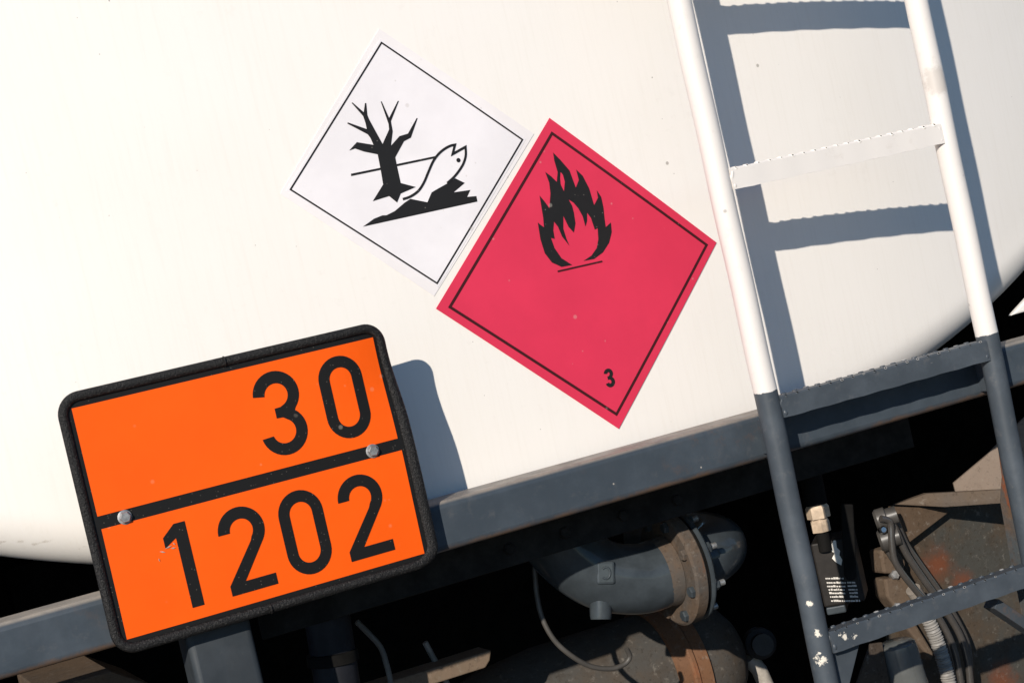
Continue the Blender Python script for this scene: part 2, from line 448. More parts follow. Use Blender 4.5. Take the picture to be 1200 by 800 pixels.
# red: flame and figure three
Pr = [ontank(*q) for q in ((643.4, 138.5), (839, 284.3), (724.6, 502.3), (510.4, 361.7))]
cx = sum(p[0] for p in Pr)/4; cz = sum(p[1] for p in Pr)/4
red = empty('placard', (cx, crown(cx, cz), cz), 'red diamond placard with black flame and a figure 3', 'placard')
M_RF = film('red_placard_film', (.665, .036, .084), .42, (.60, .40, .36), .955, sc=110)
child(thick_sheet('face_film', Pr, .0010, .0006, M_RF), red)
Lr = [ontank(*q) for q in ((646.2, 156.6), (827.2, 287.2), (721.7, 485.2), (526.6, 359.8))]
sheet2d('border_line', [stroke(Lr, .0019, True)], on(.0020), film('dark_red_line', (.05, .010, .012), .4, dens=.95), red)
fl = [(265,706),(205,717),(150,692),(110,640),(85,560),(70,465),(88,480),(105,492),(101,440),(80,312),(108,345),(136,385),(142,300),(135,240),(112,178),(148,205),(178,235),(183,180),(164,115),(157,68),(200,112),(250,170),(286,268),(303,225),(288,165),(325,200),(362,272),(390,367),(412,325),(405,282),(430,320),(443,380),(449,440),(456,492),(485,465),(490,520),(475,580),(440,635),(390,672),(330,683),(375,653),(405,610),(414,560),(410,497),(394,506),(372,440),(350,410),(350,455),(341,488),(325,430),(300,385),(272,352),(245,335),(265,370),(275,410),(284,470),(275,523),(245,490),(215,428),(215,500),(232,555),(250,598),(208,545),(185,490),(162,460),(158,510),(166,558),(145,553),(165,610),(205,668)]
flame = sheet2d('flame_print', [T(fl, 615, 165, 4.85)], on(.0022), M_FILMK, red)
sheet2d('flame_gap', [T([(199,180),(212,195),(223,235),(218,288),(200,250),(197,215)], 615, 165, 4.85)], on(.0026), M_RF, flame)
sheet2d('base_line', [T([(182,738),(184,748),(438,690),(435,681)], 615, 165, 4.85)], on(.0022), film('dark_red_bar', (.05, .010, .012), .4, dens=.95), red)
tx, tz = ontank(713.2, 442.6); hs = .0255
def g3bold(p): return (tx+(p[0]/100-.28)*hs, tz-(p[1]/100-.5)*hs)
b3 = arc(28, 27.5, 27, 190, 415, 20)+[(46, 48.5)]+arc(28, 71.5, 28.5, -50, 168, 20)
i3 = arc(28, 70.5, 7.5, 165, -65, 18, 10)+[(28, 58.5), (18, 58.5), (18, 40.5), (28, 40.5)]+arc(28, 28.5, 7, 65, -170, 18, 8.5)
sheet2d('figure_print', [[g3bold(p) for p in b3+i3]], on(.0022), M_FILMK, red)

# ================================================================== ORANGE PLATE
PX, PZ, PY = -.88751, -.10992, .026
def pw(u, v, off=0):
    """plate millimetres to the world, with the slight bulge of its right edge"""
    k = max(0, min(1, (u-368)/10)); s = max(0, min(1, (v-10)/100)); s = s*s*(3-2*s)
    wv = .0022*sin(u/120+1)*cos(v/90) + .010*max(0, (u-300)/90)**2*exp(-((v-40)/70)**2)
    return Vector((PX+u/1000+k*s*.006, PY+wv-off, PZ-v/1000))
plate = empty('hazard_plate', (PX+.185, PY+.004, PZ-.285), 'orange hazard plate reading 30 over 1202 in a black rubber frame', 'sign')
M_ORANGE = film('orange_film', (.91, .106, .003), .42, (.75, .3, .15), .96, sc=90)
M_PLK = film('black_plate_film', (.010, .0095, .009), .45, (.42, .36, .30), .84, sc=330)
def rrect(u0, v0, u1, v1, r, n=8):
    return (arc(u1-r, v0+r, r, -90, 0, n)+arc(u1-r, v1-r, r, 0, 90, n)+arc(u0+r, v1-r, r, 90, 180, n)+arc(u0+r, v0+r, r, 180, 270, n))
def rc(u, v, u0=-10, v0=-11, u1=379, v1=280, r=19):
    cu = min(max(u, u0+r), u1-r); cv = min(max(v, v0+r), v1-r); d = math.hypot(u-cu, v-cv)
    return (u, v) if d <= r else (cu+(u-cu)*r/d, cv+(v-cv)*r/d)
# backing sheet with thickness
def backing():
    bm = bmesh.new(); nu, nv = 40, 30; V = {}
    for side, off in ((0, 0), (1, -.004)):
        for i in range(nu+1):
            for j in range(nv+1): V[side, i, j] = bm.verts.new(pw(*rc(-10+389*i/nu, -11+291*j/nv), off))
    for side in (0, 1):
        for i in range(nu):
            for j in range(nv):
                q = [V[side, i, j], V[side, i+1, j], V[side, i+1, j+1], V[side, i, j+1]]; bm.faces.new(q if side == 0 else q[::-1])
    for i in range(nu):
        for j in (0, nv): bm.faces.new((V[0, i, j], V[0, i+1, j], V[1, i+1, j], V[1, i, j]))
    for j in range(nv):
        for i in (0, nu): bm.faces.new((V[0, i, j], V[0, i, j+1], V[1, i, j+1], V[1, i, j]))
    bmesh.ops.recalc_face_normals(bm, faces=bm.faces[:])
    me = bpy.data.meshes.new('backing_plate'); bm.to_mesh(me); bm.free(); me.materials.append(M_PLK)
    for f in me.polygons: f.use_smooth = False
    o = bpy.data.objects.new('backing_plate', me); C.objects.link(o); child(o, plate); return o
backing()
pm = lambda off: (lambda u, v: pw(u, v, off))
up = sheet2d('orange_panel', [[(0, 0), (370, 0), (370, 126), (0, 126)]], pm(.0009), M_ORANGE, plate, 14)
lo = sheet2d('orange_panel', [[(1, 141), (371, 141), (370.3, 269.8), (0, 269.8)]], pm(.0009), M_ORANGE, plate, 14)
def dig(poly, u0, v0, par, sx=1, h=100):
    if poly[0] == 'strip': P = ('strip', [(u0+a*sx, v0+b*h/100) for a, b in poly[1]], [(u0+a*sx, v0+b*h/100) for a, b in poly[2]], True)
    else: P = [(u0+a*sx, v0+b*h/100) for a, b in poly]
    sheet2d('digit', [P], pm(.0017), M_PLK, par, 14)
dig(G3, 207.2, 11.8, up); dig(ring0(), 289.3, 11.6, up, .99)
dig(G1, 66.3, 155.5, lo); dig(G2, 129.3, 155.6, lo); dig(ring0(), 204, 155.2, lo, .985, 101); dig(G2, 279.3, 155.2, lo, 1.005)
# scratch flakes beside the figure 1
M_FLAKE = plain('bare_scratch', (.45, .38, .32), .6, .3, .3)
for (u, v, a, l) in ((62, 184, .4, 7), (70, 180.5, -.2, 9), (77, 178.5, .9, 4), (56, 192, 1.3, 4), (75, 183, .1, 6)):
    P = [(u-l/2*cos(a), v-l/2*sin(a)), (u+.5*sin(a), v-.9), (u+l/2*cos(a), v+l/2*sin(a)), (u-.2, v+.7)]
    sheet2d('scratch', [P], pm(.0022), M_FLAKE, lo, 14)
# rubber frame
def rubber():
    m, t, b = mat('frame_rubber', (.020, .0195, .019), .5, 0, .3); n = N(t)
    tooth = n.noise(420, 2, .5); big = n.noise(900, 2)
    c = n.mix(n.ramp(tooth, .54, .72, 0, .6), (.0085, .008, .0078), (.055, .051, .047))  # pale flecks in the colour stand in for sparkle on the teeth
    t.links.new(c, b.inputs['Base Color']); n.bump(n.math('ADD', tooth, big), b, .7, .0016); return m
M_FR = rubber()
path = rrect(-11.2, -12.2, 379.5, 281.0, 21, 10); dense = []
for i in range(len(path)):
    a, b = path[i], path[(i+1) % len(path)]; L = math.dist(a, b); k = max(1, int(L/8))
    for j in range(k): dense.append((a[0]+(b[0]-a[0])*j/k, a[1]+(b[1]-a[1])*j/k))
v = []; f = []; npf = 14; nd = len(dense)
for i, (u, w_) in enumerate(dense):
    a, b = dense[i-1], dense[(i+1) % nd]; tx_, ty_ = b[0]-a[0], b[1]-a[1]; L = math.hypot(tx_, ty_); nx, ny = ty_/L, -tx_/L
    for j in range(npf):
        th = 2*pi*j/npf; p = 5.9*cos(th); q = .0038*sin(th)
        v.append(pw(u+nx*p, w_+ny*p, .0005+q))
for i in range(nd):
    for j in range(npf): f.append((i*npf+j, i*npf+(j+1) % npf, ((i+1) % nd)*npf+(j+1) % npf, ((i+1) % nd)*npf+j))
fr = new('rubber_frame', v, f, M_FR, smooth=True); child(fr, plate)
for (u, w_) in ((184, -12.5), (170, 281.5)):
    a = pw(u, w_-6.5, .002); d = pw(u, w_+6.5, .002)
    s = tube('frame_joint', [pw(u, w_+5.6*cos(t), .0010+.0048*sin(t)) for t in [pi*k/10 for k in range(11)]], .0011, M_FR, 6); child(s, fr) if False else child(s, plate)
for (u, w_) in ((29.7, 134.5), (336, 133)):
    c = pw(u, w_, .001); ax = (0, -1, 0)
    bo = lathe('bolt', [(.0084, 0), (.0084, .0012), (.0070, .0018)], c, ax, M_STEEL, 24); child(bo, plate)
    h = hexbolt('bolt_head', c+Vector((0, -.0016, 0)), ax, .0068, .0045, M_STEEL, random.random()); child(h, plate)
# brackets that hold the plate on the rail
for u in (40, 330):
    br = box('mounting_lug', (PX+u/1000-.02, PY+.006, RZ0+.012), (PX+u/1000+.02, RY0+.001, RZ1-.012), M_GREY, .001); child(br, plate)

# ================================================================== REAR CROSS RAIL
rail = box('cross_rail', (-1.45, RY0, RZ0), (1.1, RY1, RZ1), m_rail(), .009, 4)
tag(rail, 'grey square steel tube rail running along beneath the tank end', 'rail')

# post below the plate
a = aty(222, 760, RY0).x; b_ = aty(298, 760, RY0).x
post = box('rail_post', (a, RY0+.002, -.78), (b_+.004, RY1-.004, RZ0-.001), grey_paint('post_paint', (.032, .038, .044), .1), .008, 4)
tag(post, 'short grey square post hanging from the rail below the hazard plate', 'post')

# ================================================================== LADDER
XL = -.0183; XR = .3425                                 # tube centres at rail height
def lerp(z, T):
    if z >= T[0][0]: return T[0][1]
    for (a, x), (b, y) in zip(T, T[1:]):
        if z >= b: return x+(y-x)*(a-z)/(a-b)
    return T[-1][1]
def xl(z): return lerp(z, [(.25, -.0172), (-.30, -.0188), (-.65, -.0240), (-.95, -.0280)])
def xr_(z): return lerp(z, [(.20, .3462), (-.30, .3415), (-.65, .3350), (-.95, .331)])
ladder = empty('ladder', ((XL+XR)/2, 0, -1.2), 'narrow steel ladder, cream above and grey below, in front of the tank', 'ladder')
pl = aty(897, 460, -.015).z; pr = aty(1157, 394, -.015).z
def chip(px, py, r, y=-.015, sc=(1, 1, 1)): return (tuple(aty(px, py, y)), r, sc)
LCH = [chip(942, 712, .005), chip(949, 708, .006), chip(958, 742, .006), chip(954, 752, .005), chip(952, 759, .006), chip(956, 772, .010), chip(952, 765, .007), chip(964, 774, .007), chip(956, 780, .005), chip(960, 766, .004)]
RCH = [chip(1192, 628, .006), chip(1198, 650, .006)]
for nm, fx_, zb, ch in (('side_rail', xl, pl, LCH), ('side_rail', xr_, pr, RCH)):
    zz = [1.1-.02*i for i in range(100)]
    t = tube(nm, [(fx_(z)+.0005*sin(z*31), 0.0, z) for z in zz], DIA/2, m_ladder(zb, ch), 28); child(t, ladder)
RH, RD, RTH = .0285, .025, .003
rz = [aty(862, 195.6, -.01).z + .31, aty(862, 195.6, -.01).z, aty(918, 463, -.01).z, aty(977, 738, -.01).z, aty(977, 738, -.01).z-.31]
print('rung z', rz)
stud_mesh = {}
def rung(i, z):
    XL, XR = xl(z), xr_(z); xa, xb = XL+DIA*.38, XR-DIA*.38; y0 = -.0125
    white_ = i < 2
    if white_: m = m_ladder(-9, [], .001)
    else: m = m_ladder(9, ([chip(986, 743, .004), chip(991, 746, .006), chip(1003, 745, .0055), chip(1168, 706, .004)] if i == 3 else [chip(1093, 424, .003)]), .001)
    # folded channel: front, tread, rear lip
    pr_ = [(y0, z-RH), (y0, z-.002), (y0+.002, z), (y0+RD-.002, z), (y0+RD, z-.002), (y0+RD, z-.016), (y0+RD-RTH, z-.016), (y0+RD-RTH, z-RTH), (y0+RTH, z-RTH), (y0+RTH, z-RH)]
    n = len(pr_); vs = []; K = 24
    for k in range(K+1):
        x = xa+(xb-xa)*k/K; w_ = .0004*sin(k*1.7+i)
        vs += [(x, y+w_, zz+w_) for y, zz in pr_]
    fs = [(k*n+j, k*n+(j+1) % n, (k+1)*n+(j+1) % n, (k+1)*n+j) for k in range(K) for j in range(n)] + [tuple(range(n))[::-1], tuple(K*n+j for j in range(n))]
    r = new('rung', vs, fs, m); sharp(r, 28); child(r, ladder)
    # punched grip holes: one row along the fold, one on the tread
    key = 'w' if white_ else 'g'
    cnt = 19
    for row, (yy, zo, sh, tilt) in enumerate(((y0+.0009, -.0009, 0, radians(48)), (y0+.0205, 0, .5, 0))):
        for k in range(cnt-(1 if row else 0)):
            x = xa+.010+(xb-xa-.020)*(k+sh)/(cnt-1)
            if key not in stud_mesh:
                o = lathe('grip_hole', [(.0034, -.0012), (.0031, .0001), (.0026, .0008), (.0021, .0009), (.0017, .0004), (.0016, .0002)], (0, 0, 0), (0, 0, 1),
                          plain('grip_cream', WHITE, .45, 0, .12) if white_ else m_grip, 12, 60)
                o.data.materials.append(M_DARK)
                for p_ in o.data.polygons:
                    if len(p_.vertices) > 4 and p_.center.z > 0: p_.material_index = 1  # closed bottoms coloured near-black, standing in for shade inside the holes
                stud_mesh[key] = o.data
            else:
                o = bpy.data.objects.new('grip_hole', stud_mesh[key]); C.objects.link(o)
            o.parent = r; o.location = Vector((x, yy, z+zo)); o.rotation_euler = (tilt, 0, random.uniform(-.1, .1)); o.scale = (random.uniform(.6, .95), random.uniform(.5, .9), random.uniform(.4, .9)) if not row else (1.4, 1.0, random.uniform(1.3, 1.8))
    # weld beads at both ends
    for x, s in ((XL+DIA/2-.001, 1), (XR-DIA/2+.001, -1)):
        P = [(x+s*(.0012*sin(q*7+i)), y0+.0035+.0012*cos(q*9+i), z-.001-(RH-.001)*q) for q in [k/16 for k in range(17)]]
        wb = tube('weld_bead', P, lambda t: (.0034+.0005*sin(t*15+i))*min(1, .3+4*t, .3+4*(1-t)), m, 12); child(wb, r)
mg, tg, bg = mat('grip_collar_grey', GREY, .45); ng = N(tg)
oi_ = tg.nodes.new('ShaderNodeObjectInfo'); tg.links.new(ng.mix(ng.math('MULTIPLY', ng.ramp(ng.sep()[2], .0003, .0009, 0, .9), ng.ramp(oi_.outputs['Random'], .35, 1)), GREY, (.5, .48, .45)), bg.inputs['Base Color']); m_grip = mg
for i, z in enumerate(rz): rung(i, z)
# gusset below the third rung, left; bracket plate behind the right tube; stays at the bottom
z3 = rz[3]
q = prism('gusset', [(XL+DIA*.45, .004, z3-RH-.004), (XL+DIA*.45+.045, .004, z3-RH-.001), (XL+DIA*.45, .004, z3-RH-.075)], (0, .005, 0), M_GREY); child(q, ladder)
bp = prism('stay_bracket', [(XR-.006, .008, -.405), (XR-.006, .022, -.44), (XR-.006, .030, -.50), (XR-.006, .046, -.535), (XR-.006, .052, -.62), (XR-.006, .055, -.80), (XR-.006, .008, -.80)], (.005, 0, 0), rusty('stay_bracket_paint', (.075, .085, .09), amount=.35)); child(bp, ladder)
p1 = aty(1168, 707, .02); p2 = aty(1235, 752, .02)
d = (p2-p1).normalized(); nn = Vector((-d.z, 0, d.x))*.0075
br = prism('brace', [p1+nn, p2+nn, p2-nn, p1-nn], (0, .026, 0), M_GREY, .001); child(br, ladder)
# feet bolts of the ladder onto the rail
for x in (XL, XR):
    l = box('rail_lug', (x+.005, .010, RZ0+.008), (x+.013, RY0+.001, RZ1-.008), M_GREY, .001); child(l, ladder)

# ================================================================== CHASSIS BEAMS
YP = .38
def P_(px, py, y=YP): return aty(px, py, y)
R1 = rusty('beam_rust', (.056, .054, .047), (.072, .051, .034), (.15, .048, .022), .24, spots=[(tuple(P_(1098, 660)), .040), (tuple(P_(1128, 688)), .034), (tuple(P_(1119, 573)), .010), (tuple(P_(1175, 800)), .04)])
rb = empty('chassis_plate', tuple(P_(1150, 900)), 'rusty grey chassis plate standing behind the right ladder tube', 'plate')
k = prism('back_plate', [P_(*q) for q in ((1330, 540), (1330, 1000), (1046, 1000), (1040, 640), (1046, 592))], (0, .010, 0), R1, .0015); child(k, rb)
def yl(px): return .365-(px-1049)*.00088
k = prism('ledge_bar', [aty(*q, yl(q[0])) for q in ((1049, 591), (1086, 578), (1240, 570), (1240, 585), (1108, 594))], (.003, .013, 0), rusty('ledge_rust', (.105, .085, .07), (.115, .085, .062), amount=.08), .0015); child(k, rb)
k = prism('gusset', [aty(*q, .352) for q in ((1043, 593), (1108, 595.5), (1112, 600), (1061, 639), (1046, 642))], (0, .006, 0), rusty('gusset_rust', (.085, .060, .042), (.098, .066, .043), amount=.12), .0012); child(k, rb)
k = prism('upper_plate', [aty(1121, 582, yl(1121)+.012), aty(1117, 566, yl(1117)+.012), aty(1154, 535, yl(1154)+.002), aty(1250, 440, yl(1250)), aty(1250, 572, yl(1250)+.012), aty(1162, 580, yl(1162)+.012)], (.003, .006, 0), rusty('upper_plate_dust', (.20, .16, .13), (.22, .17, .135), amount=.12), .001); child(k, rb)
R2 = rusty('left_beam_rust', (.10, .075, .055), (.13, .09, .06), amount=.15)
lb = empty('chassis_beam', (-.84, 1.6, -1.0), 'brown chassis beam end low down, left of the rail post', 'beam')
yB = .30
e0 = aty(130, 786, yB)
k = prism('web', [(e0.x-.09, yB, e0.z), (e0.x, yB, e0.z), (e0.x+.05, yB, e0.z-.035), (e0.x+.05, yB, -.95), (e0.x-.09, yB, -.95)], (0, .22, 0), R2, .002); child(k, lb)

# added near-black panels under the tank: backdrop of shade, sides block the sun
pan = empty('underbody', (0, 1.2, -1.3), 'added black panels standing in for deep shade under the tank', 'panel')
k = box('shade_backdrop', (-1.9, 2.60, -1.40), (2.6, 2.63, -.20), M_DARK, .003); child(k, pan)
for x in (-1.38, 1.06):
    k = box('sun_block_panel', (x, .42, -1.40), (x+.02, 2.595, .1), M_DARK, .003); child(k, pan)  # added out of view to keep sun from under the tank
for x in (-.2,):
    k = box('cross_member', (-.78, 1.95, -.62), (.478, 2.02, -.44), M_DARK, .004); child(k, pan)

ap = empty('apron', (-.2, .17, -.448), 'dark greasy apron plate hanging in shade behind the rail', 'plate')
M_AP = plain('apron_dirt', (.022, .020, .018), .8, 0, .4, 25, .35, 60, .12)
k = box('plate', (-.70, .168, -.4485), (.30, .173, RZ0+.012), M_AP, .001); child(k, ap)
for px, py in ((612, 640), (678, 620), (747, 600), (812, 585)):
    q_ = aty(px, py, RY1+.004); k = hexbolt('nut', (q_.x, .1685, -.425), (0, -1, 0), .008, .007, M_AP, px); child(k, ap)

# ================================================================== PIPE ELBOWS WITH FLANGE
M_VALVE = plain('valve_grey', (.044, .053, .060), .33, 0, .22, 25, .16, 90, .15, .45)
M_FLG = rusty('flange_rust', (.085, .076, .068), (.12, .082, .056), (.15, .062, .03), .25)
YV = .278; FC = aty(803, 686, YV)
valve = empty('pipe_elbow', (FC.x-.1, YV, -.56), 'grey cast pipe elbow with rusty bolted flange under the rail', 'pipe')
pr_ = .050
cpx = aty(750, 678, YV)
path = catmull([(cpx.x-.115, YV+.035, cpx.z+.25), (cpx.x-.115, YV+.03, cpx.z+.14), (cpx.x-.098, YV+.022, cpx.z+.075), (cpx.x-.055, YV+.012, cpx.z+.022), (cpx.x, YV+.004, cpx.z), (FC.x-.026, YV, cpx.z)], 8)
k = tube('elbow_body', path, pr_, M_VALVE, 36); child(k, valve)
FX = FC.x
zf = cpx.z
for nm, x0_, x1_, r in (('flange', FX-.022, FX-.001, .082), ('gasket', FX, FX+.003, .078), ('flange', FX+.004, FX+.012, .081)):
    k = lathe(nm, [(r-.004 if nm == 'flange' else r, 0), (r, .003 if nm == 'flange' else .0005), (r, x1_-x0_-.003 if nm == 'flange' else x1_-x0_), (r-.003 if nm == 'flange' else r, x1_-x0_)], (x0_, YV, zf), (1, 0, 0), (M_FLG if r > .0815 else M_VALVE) if nm == 'flange' else M_DARK, 48, 30); child(k, valve)
k = lathe('flange_hub', [(.049, 0), (.0515, .010), (.0525, .019)], (FX-.042, YV, zf), (1, 0, 0), M_FLG, 40); child(k, valve)
for i in range(8):
    a = radians(22.5+45*i); yy, zz = YV+.0695*cos(a), zf+.0695*sin(a)
    k = hexbolt('flange_bolt', (FX-.0215, yy, zz), (-1, 0, 0), .0085, .007, M_VALVE if i % 3 else M_FLG, i); child(k, valve)
    k = hexbolt('flange_nut', (FX+.0115, yy, zz), (1, 0, 0), .0085, .008, M_VALVE, i*.7); child(k, valve)
    k = tube('bolt_end', [(FX+.018, yy, zz), (FX+.029, yy, zz)], .0045, M_STEEL, 10); child(k, valve)
path = catmull([(FX+.018, YV, zf), (FX+.045, YV+.006, zf), (FX+.083, YV+.035, zf+.004), (FX+.10, YV+.09, zf+.006), (FX+.102, YV+.16, zf+.006), (FX+.102, YV+.30, zf+.006)], 8)
k = tube('outlet_elbow', path, .043, M_VALVE, 32); child(k, valve)
b0 = aty(704, 716, YV-.008)
k = lathe('drain_boss', [(.0165, -.035), (.0155, .006), (.0145, .011), (.011, .0112)], b0, (-.28, -.10, -1), M_VALVE, 24); child(k, valve)
# cast pad with raised mark
pc = aty(710, 671, YV-.0385)
dpad = Vector((-.30, -1, .1)).normalized(); uu = Vector((1, -.3, -.22)).normalized(); vv = dpad.cross(uu).normalized(); uu = vv.cross(dpad)
cpad = pc
k = prism('cast_pad', [cpad+uu*.013+vv*.016, cpad-uu*.013+vv*.016, cpad-uu*.013-vv*.016, cpad+uu*.013-vv*.016], -dpad*.02, M_VALVE, .0035); child(k, valve)
k2 = tube('cast_mark', [cpad+dpad*.0004+uu*.006*cos(t)+vv*.008*sin(t) for t in [i*pi/8 for i in range(-6, 7)]], .0016, M_VALVE, 8); child(k2, valve)

# cable loop hanging beside the elbow
YC = .33
pts = [(632, 610), (627, 652), (629, 695), (636, 725), (650, 750), (670, 768), (692, 780), (715, 783), (731, 778), (738, 769), (734, 759)]
cb = tube('cable_loop', catmull([aty(a, b, YC+.004*sin(i)) for i, (a, b) in enumerate(pts)], 6), .0038, plain('cable_sheath', (.075, .068, .06), .5, 0, .2), 12)
tag(cb, 'thin grey cable hanging in a loop in front of the rusty drum', 'cable')

# air drum with rust band
dr = empty('air_drum', (-.1, .66, -.90), 'grey cylindrical air drum with rusty strap low under the pipe elbow', 'drum')
YD, RD_ = .635, .105
zc = -.765
xr = aty(868, 800, YD-.05).x
k = lathe('shell', [(.02, -.50), (RD_*.6, -.49), (RD_*.9, -.40), (RD_, -.30), (RD_, -.04), (RD_*.97, -.02), (RD_*.86, .012), (RD_*.6, .035), (.001, .045)], (xr-.02, YD, zc), (1, 0, 0), rusty('drum_paint', (.072, .068, .062), (.082, .064, .049), (.20, .07, .03), .15, [(tuple(aty(721, 772, YD-RD_)), .012)]), 56, 50); child(k, dr)
xs = aty(812, 775, YD-RD_).x
k = lathe('strap', [(RD_+.001, -.03), (RD_+.006, -.028), (RD_+.006, -.006), (RD_+.009, -.003), (RD_+.009, .003), (RD_+.006, .006), (RD_+.006, .028), (RD_+.001, .03)], (xs, YD, zc), (1, 0, -.0), rusty('strap_rust', (.17, .085, .045), (.18, .095, .055), (.22, .085, .04), .5), 56, 30); child(k, dr)
# brown bar under the plate
YQ = .385
e = aty(576, 761, YQ)
bb = prism('flat_bar', [(e.x-.5, YQ, e.z), (e.x, YQ, e.z), (e.x-.006, YQ, e.z-.014), (e.x-.015, YQ, e.z-.022), (e.x-.5, YQ, e.z-.022)], (0, .05, 0), rusty('bar_rust', (.17, .125, .085), (.2, .14, .10), amount=.2), .002)
tag(bb, 'rusty brown flat bar deep under the rail left of the cable loop', 'bar')

# dark sleeve hose behind the plate and its thin side line
YH = .24
sh = empty('suspension_hose', tuple(aty(385, 800, YH)), 'dark rubber hose with clamp hanging below the hazard plate', 'hose')
M_HOSE = plain('blue_black_rubber', (.016, .017, .022), .55, 0, .3, 20, .2, 150, .2)
k = tube('hose', [aty(372, 640, YH), aty(378, 690, YH), aty(386, 740, YH), aty(395, 800, YH), aty(402, 850, YH)], .030, M_HOSE, 24); child(k, sh)
k = lathe('clamp', [(.031, -.008), (.034, -.007), (.034, .007), (.031, .008)], aty(390, 770, YH), (aty(395, 800, YH)-aty(386, 740, YH)), M_DARK, 24); child(k, sh)
tl = tube('thin_hose', catmull([aty(*q, .36) for q in ((418, 728), (432, 742), (446, 758), (453, 778), (458, 800), (462, 830))], 5), .0042, plain('thin_hose_grey', (.12, .115, .105), .5), 10)
tag(tl, 'thin grey line curving down beside the dark rubber hose', 'hose')
tl2 = tube('metal_rod', [aty(498, 752, .43), aty(512, 778, .43), aty(530, 812, .43)], .0045, plain('rod_grey', (.2, .18, .16), .5), 10)
tag(tl2, 'short slanted rod poking up behind the rusty flat bar', 'rod')

# ================================================================== RIGHT UNDERSIDE
# black box with printed lines
YB = .30
bx = empty('control_box', tuple(aty(990, 712, YB)), 'black control box with small white printed lines between the ladder tubes', 'box')
O = aty(966, 712, YB); ang = radians(38)
ub = Vector((cos(ang), -sin(ang)*1.0, 0)).normalized(); nb = Vector((-ub.y*-1, -ub.x, 0)); nb = Vector((ub.y*-1, ub.x, 0))*-1
nb = Vector((ub.y, -ub.x, 0))          # outward, towards the camera
if nb.y > 0: nb = -nb
def B(u, v, off=0): return O+ub*u+Vector((0, 0, 1))*v+nb*off
M_BOX = plain('box_black', (.022, .019, .017), .5, 0, .25, 40, .15, 150, .2)
wB = .062; hB = .098
print('boxw', wB)
k = prism('housing', [B(0, 0), B(wB, 0), B(wB, hB), B(0, hB)], -nb*.07, M_BOX, .003); child(k, bx)
M_PRT = plain('white_print', (.62, .58, .52), .6, 0, .15)
def hitbox(px, py, off=.0008):
    d_ = ray(px, py); P0 = B(0, 0, off); t_ = (P0-CAM).dot(nb)/d_.dot(nb); return CAM+d_*t_
def printbar(a, b, th):
    A = hitbox(*a); Bq = hitbox(*b); up_ = Vector((0, 0, th))
    r_ = Bq-A; L = r_.length; x = 0; vs = []; fs = []
    while x < L-.0015:                                  # letter-sized marks
        l = random.uniform(.0016, .0042); l = min(l, L-x); hh = random.choice((.72, .72, .72, 1.0))
        a_ = A+r_*(x/L); b__ = A+r_*((x+l)/L); n_ = len(vs)
        vs += [a_, b__, b__+up_*hh, a_+up_*hh]; fs.append((n_, n_+1, n_+2, n_+3)); x += l+random.choice((.0003, .0003, .0004, .0011))
    o = new('printed_line', vs, fs, M_PRT); child(o, bx)
def zc6(a, b): return (920+a/4, 540+b/4)
for a, b in (((190, 553), (280, 553)), ((196, 573), (285, 573)), ((198, 590), (283, 590)), ((205, 606), (280, 606)), ((208, 622), (282, 622)), ((212, 639), (280, 639)),
             ((292, 572), (330, 572)), ((294, 588), (336, 588)), ((298, 605), (340, 605)), ((302, 621), (345, 621)), ((305, 638), (350, 638)), ((217, 658), (352, 658))):
    printbar(zc6(*a), zc6(*b), .0030)
# worn patch on the box
wp = [(180,410),(190,388),(215,395),(228,370),(238,372),(243,405),(258,420),(255,440),(268,462),(264,488),(240,475),(220,455),(232,432),(205,412)]
o = new('worn_patch', [hitbox(*zc6(*p), .0009) for p in wp], [tuple(range(len(wp)))], plain('worn_patch_grey', (.72, .68, .60), .7, 0, .2, 60)); child(o, bx)
# rounded black tongue in front of the box
tg_ = [hitbox(*zc6(a, b), .006) for a, b in ((262, 200), (320, 200), (332, 440), (335, 530), (325, 552), (305, 560), (288, 552), (278, 530), (272, 440))]
k = prism('black_tongue', tg_, nb*.006, M_DARK, .002); child(k, bx)
k = prism('mounting_foot', [B(.002, -.012), B(wB*.5, -.012), B(wB*.5, -.0005), B(.002, -.0005)], -nb*.05, M_VALVE, .002); child(k, bx)

# brass fitting
YN = .285
ft = empty('hose_fitting', tuple(aty(962, 628, YN)), 'pale brass hose fitting with two hexagon nuts above the black box', 'fitting')
M_BRASS = plain('pale_brass', (.60, .46, .33), .5, .1, .25, 60, .3)
ax = Vector((.02, 0, 1))
c = aty(963, 622, YN)
k = hexbolt('nut', c, ax, .0155, .020, M_BRASS, .3); child(k, ft)
k = hexbolt('nut', c+ax*.0205, ax, .0175, .021, M_BRASS, .7); child(k, ft)
k = tube('hose_end', [c+ax*.041, c+ax*.09, c+ax*.17], .017, M_DARK, 20); child(k, ft)
k = tube('stem', [c-ax*.03, c+ax*.001], .010, M_DARK, 16); child(k, ft)

# connector block with pipe ends, and lumpy manifold
YK = .325
cn = empty('connector', tuple(aty(1035, 650, YK)), 'grey round cable connectors beside the black box', 'connector')
for px, py, r, l in ((1029, 609, .017, .035), (1034, 633, .018, .032)):
    c = aty(px, py, YK)
    k = lathe('plug', [(r*.8, 0), (r, .004), (r, l*.5), (r*.8, l*.55), (r*.8, l)], c+Vector((-.006, 0, 0)), (.8, -.5, .1), plain('plug_grey', (.065, .06, .055), .4), 20); child(k, cn)
k = lathe('plug_ring', [(.006, 0), (.006, .008), (.004, .010)], aty(1033, 621, YK-.015), (-.2, -1, .2), plain('chrome', (.6, .6, .6), .2, 1), 16); child(k, cn)
mf = empty('manifold', tuple(aty(1055, 720, YK+.03)), 'brown dusty cast manifold block behind the cables', 'manifold')
M_MF = rusty('manifold_dirt', (.13, .095, .068), (.12, .085, .06), (.14, .09, .055), .1)
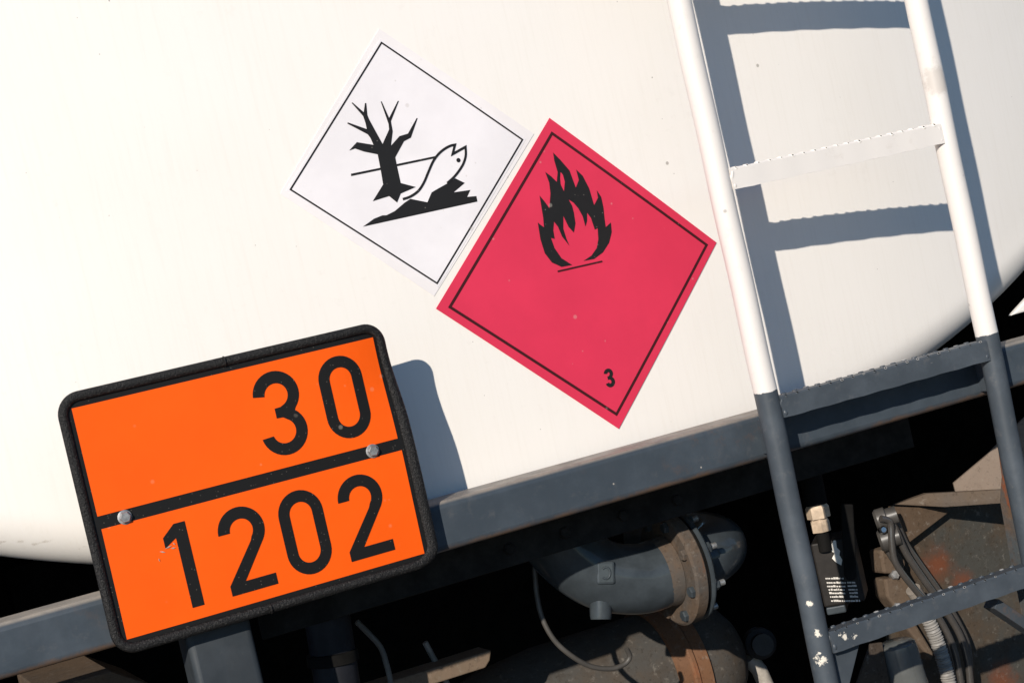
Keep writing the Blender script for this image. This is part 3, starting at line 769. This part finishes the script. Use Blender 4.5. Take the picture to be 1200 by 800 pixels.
for q in ([(1032, 645), (1050, 640), (1062, 658), (1060, 672), (1036, 672)], [(1037, 678), (1064, 674), (1078, 700), (1070, 722), (1050, 712), (1040, 700)], [(1046, 716), (1070, 724), (1095, 765), (1092, 775), (1070, 745)]):
    k = prism('casting', [aty(a, b, YK+.015) for a, b in q], (0, .035, 0), M_MF, .004); child(k, mf)
k = tube('stub_pipe', [aty(1070, 690, YK-.005), aty(1084, 712, YK+.005), aty(1092, 726, YK+.005)], .012, plain('stub_grey', (.24, .21, .18), .6), 16); child(k, mf)
for px, py in ((1047, 674), (1050, 712)):
    k = hexbolt('screw', aty(px, py, YK+.02), (-.2, -1, .3), .008, .012, M_STEEL); child(k, mf)

# cables
M_CAB = plain('grey_cable', (.06, .054, .049), .2, 0, .15, 30, .05, 150, 1.0)
cabs = [([(1032, 607), (1043, 612), (1045, 635), (1050, 660), (1072, 690), (1098, 720), (1118, 760), (1128, 810)], .0052, 'grey cable leaving the upper connector on the outside of the bend'),
        ([(1040, 604), (1050, 622), (1062, 648), (1080, 675), (1102, 706), (1124, 742), (1134, 775), (1138, 810)], .0056, 'shiny grey cable running along the top of the cable bundle'),
        ([(1036, 634), (1042, 648), (1058, 672), (1078, 698), (1094, 722), (1108, 752), (1116, 780), (1119, 812)], .0048, 'grey cable leaving the lower connector under the others'),
        ([(1046, 600), (1060, 635), (1078, 662), (1098, 690), (1118, 722), (1132, 752), (1136, 780), (1134, 812)], .0060, 'dark cable lying against the rusty beam behind the bundle')]
for i, (pp, r, lab) in enumerate(cabs):
    o = tube('cable', catmull([aty(a, b, .300+.012*i) for a, b in pp], 6), r, M_CAB, 14); tag(o, lab, 'cable', 'cables beside the control box')
# ribbed conduit
pp = catmull([aty(a, b, .30) for a, b in ((1078, 705), (1092, 735), (1102, 762), (1110, 790), (1116, 820))], 22)
o = tube('ribbed_conduit', pp, lambda t: .0105+.0013*sin(t*230), plain('conduit_grey', (.26, .245, .225), .55), 16); tag(o, 'pale grey ribbed conduit passing below the lowest rung', 'conduit')
# polished canister at the bottom
YT = .22
ct = empty('canister', tuple(aty(1085, 880, YT)), 'glossy grey canister with a brown side plate under the lowest rung', 'canister')
a1, a2 = aty(1049, 752, YT), aty(1080, 860, YT); axc = (a1-a2).normalized()
k = lathe('body', [(.030, -.14), (.030, -.015), (.0285, -.004), (.024, 0), (.001, .002)], a1, axc, plain('canister_grey', (.13, .135, .13), .17, .2, .15, 25, .05, 150, .9), 40); child(k, ct)
k = prism('side_plate', [aty(1021, 754, YT-.01), aty(1034, 752, YT-.01), aty(1046, 820, YT-.01), aty(995, 830, YT-.01)], (0, .006, 0), rusty('side_plate_dirt', (.06, .048, .04), (.07, .05, .035), amount=.1), .001); child(k, ct)

# small coupling right of the drum
YG = .62
cp = empty('coupling', tuple(aty(895, 800, YG)), 'black round coupling with a pale hose end right of the drum', 'coupling')
k = lathe('cap', [(.020, 0), (.026, .004), (.026, .03), (.018, .034), (.018, .05)], aty(888, 752, YG), (-.35, -1, .1), M_RUBBER, 28); child(k, cp)
k = tube('hose_end', [aty(878, 770, YG), aty(890, 785, YG), aty(902, 812, YG)], .0135, plain('pale_hose', (.42, .38, .33), .6, 0, .3), 16); child(k, cp)

# white bracket plate at the right below the tank edge
lp = prism('lamp_bracket', [aty(1185, 370, .262), aty(1270, 346, .262), aty(1270, 316, .262), aty(1206, 347, .262)], (0, .012, 0), M_TANK, .003)
tag(lp, 'cream bracket plate just below the tank edge beside the right ladder tube', 'bracket')

bpy.context.view_layer.update()
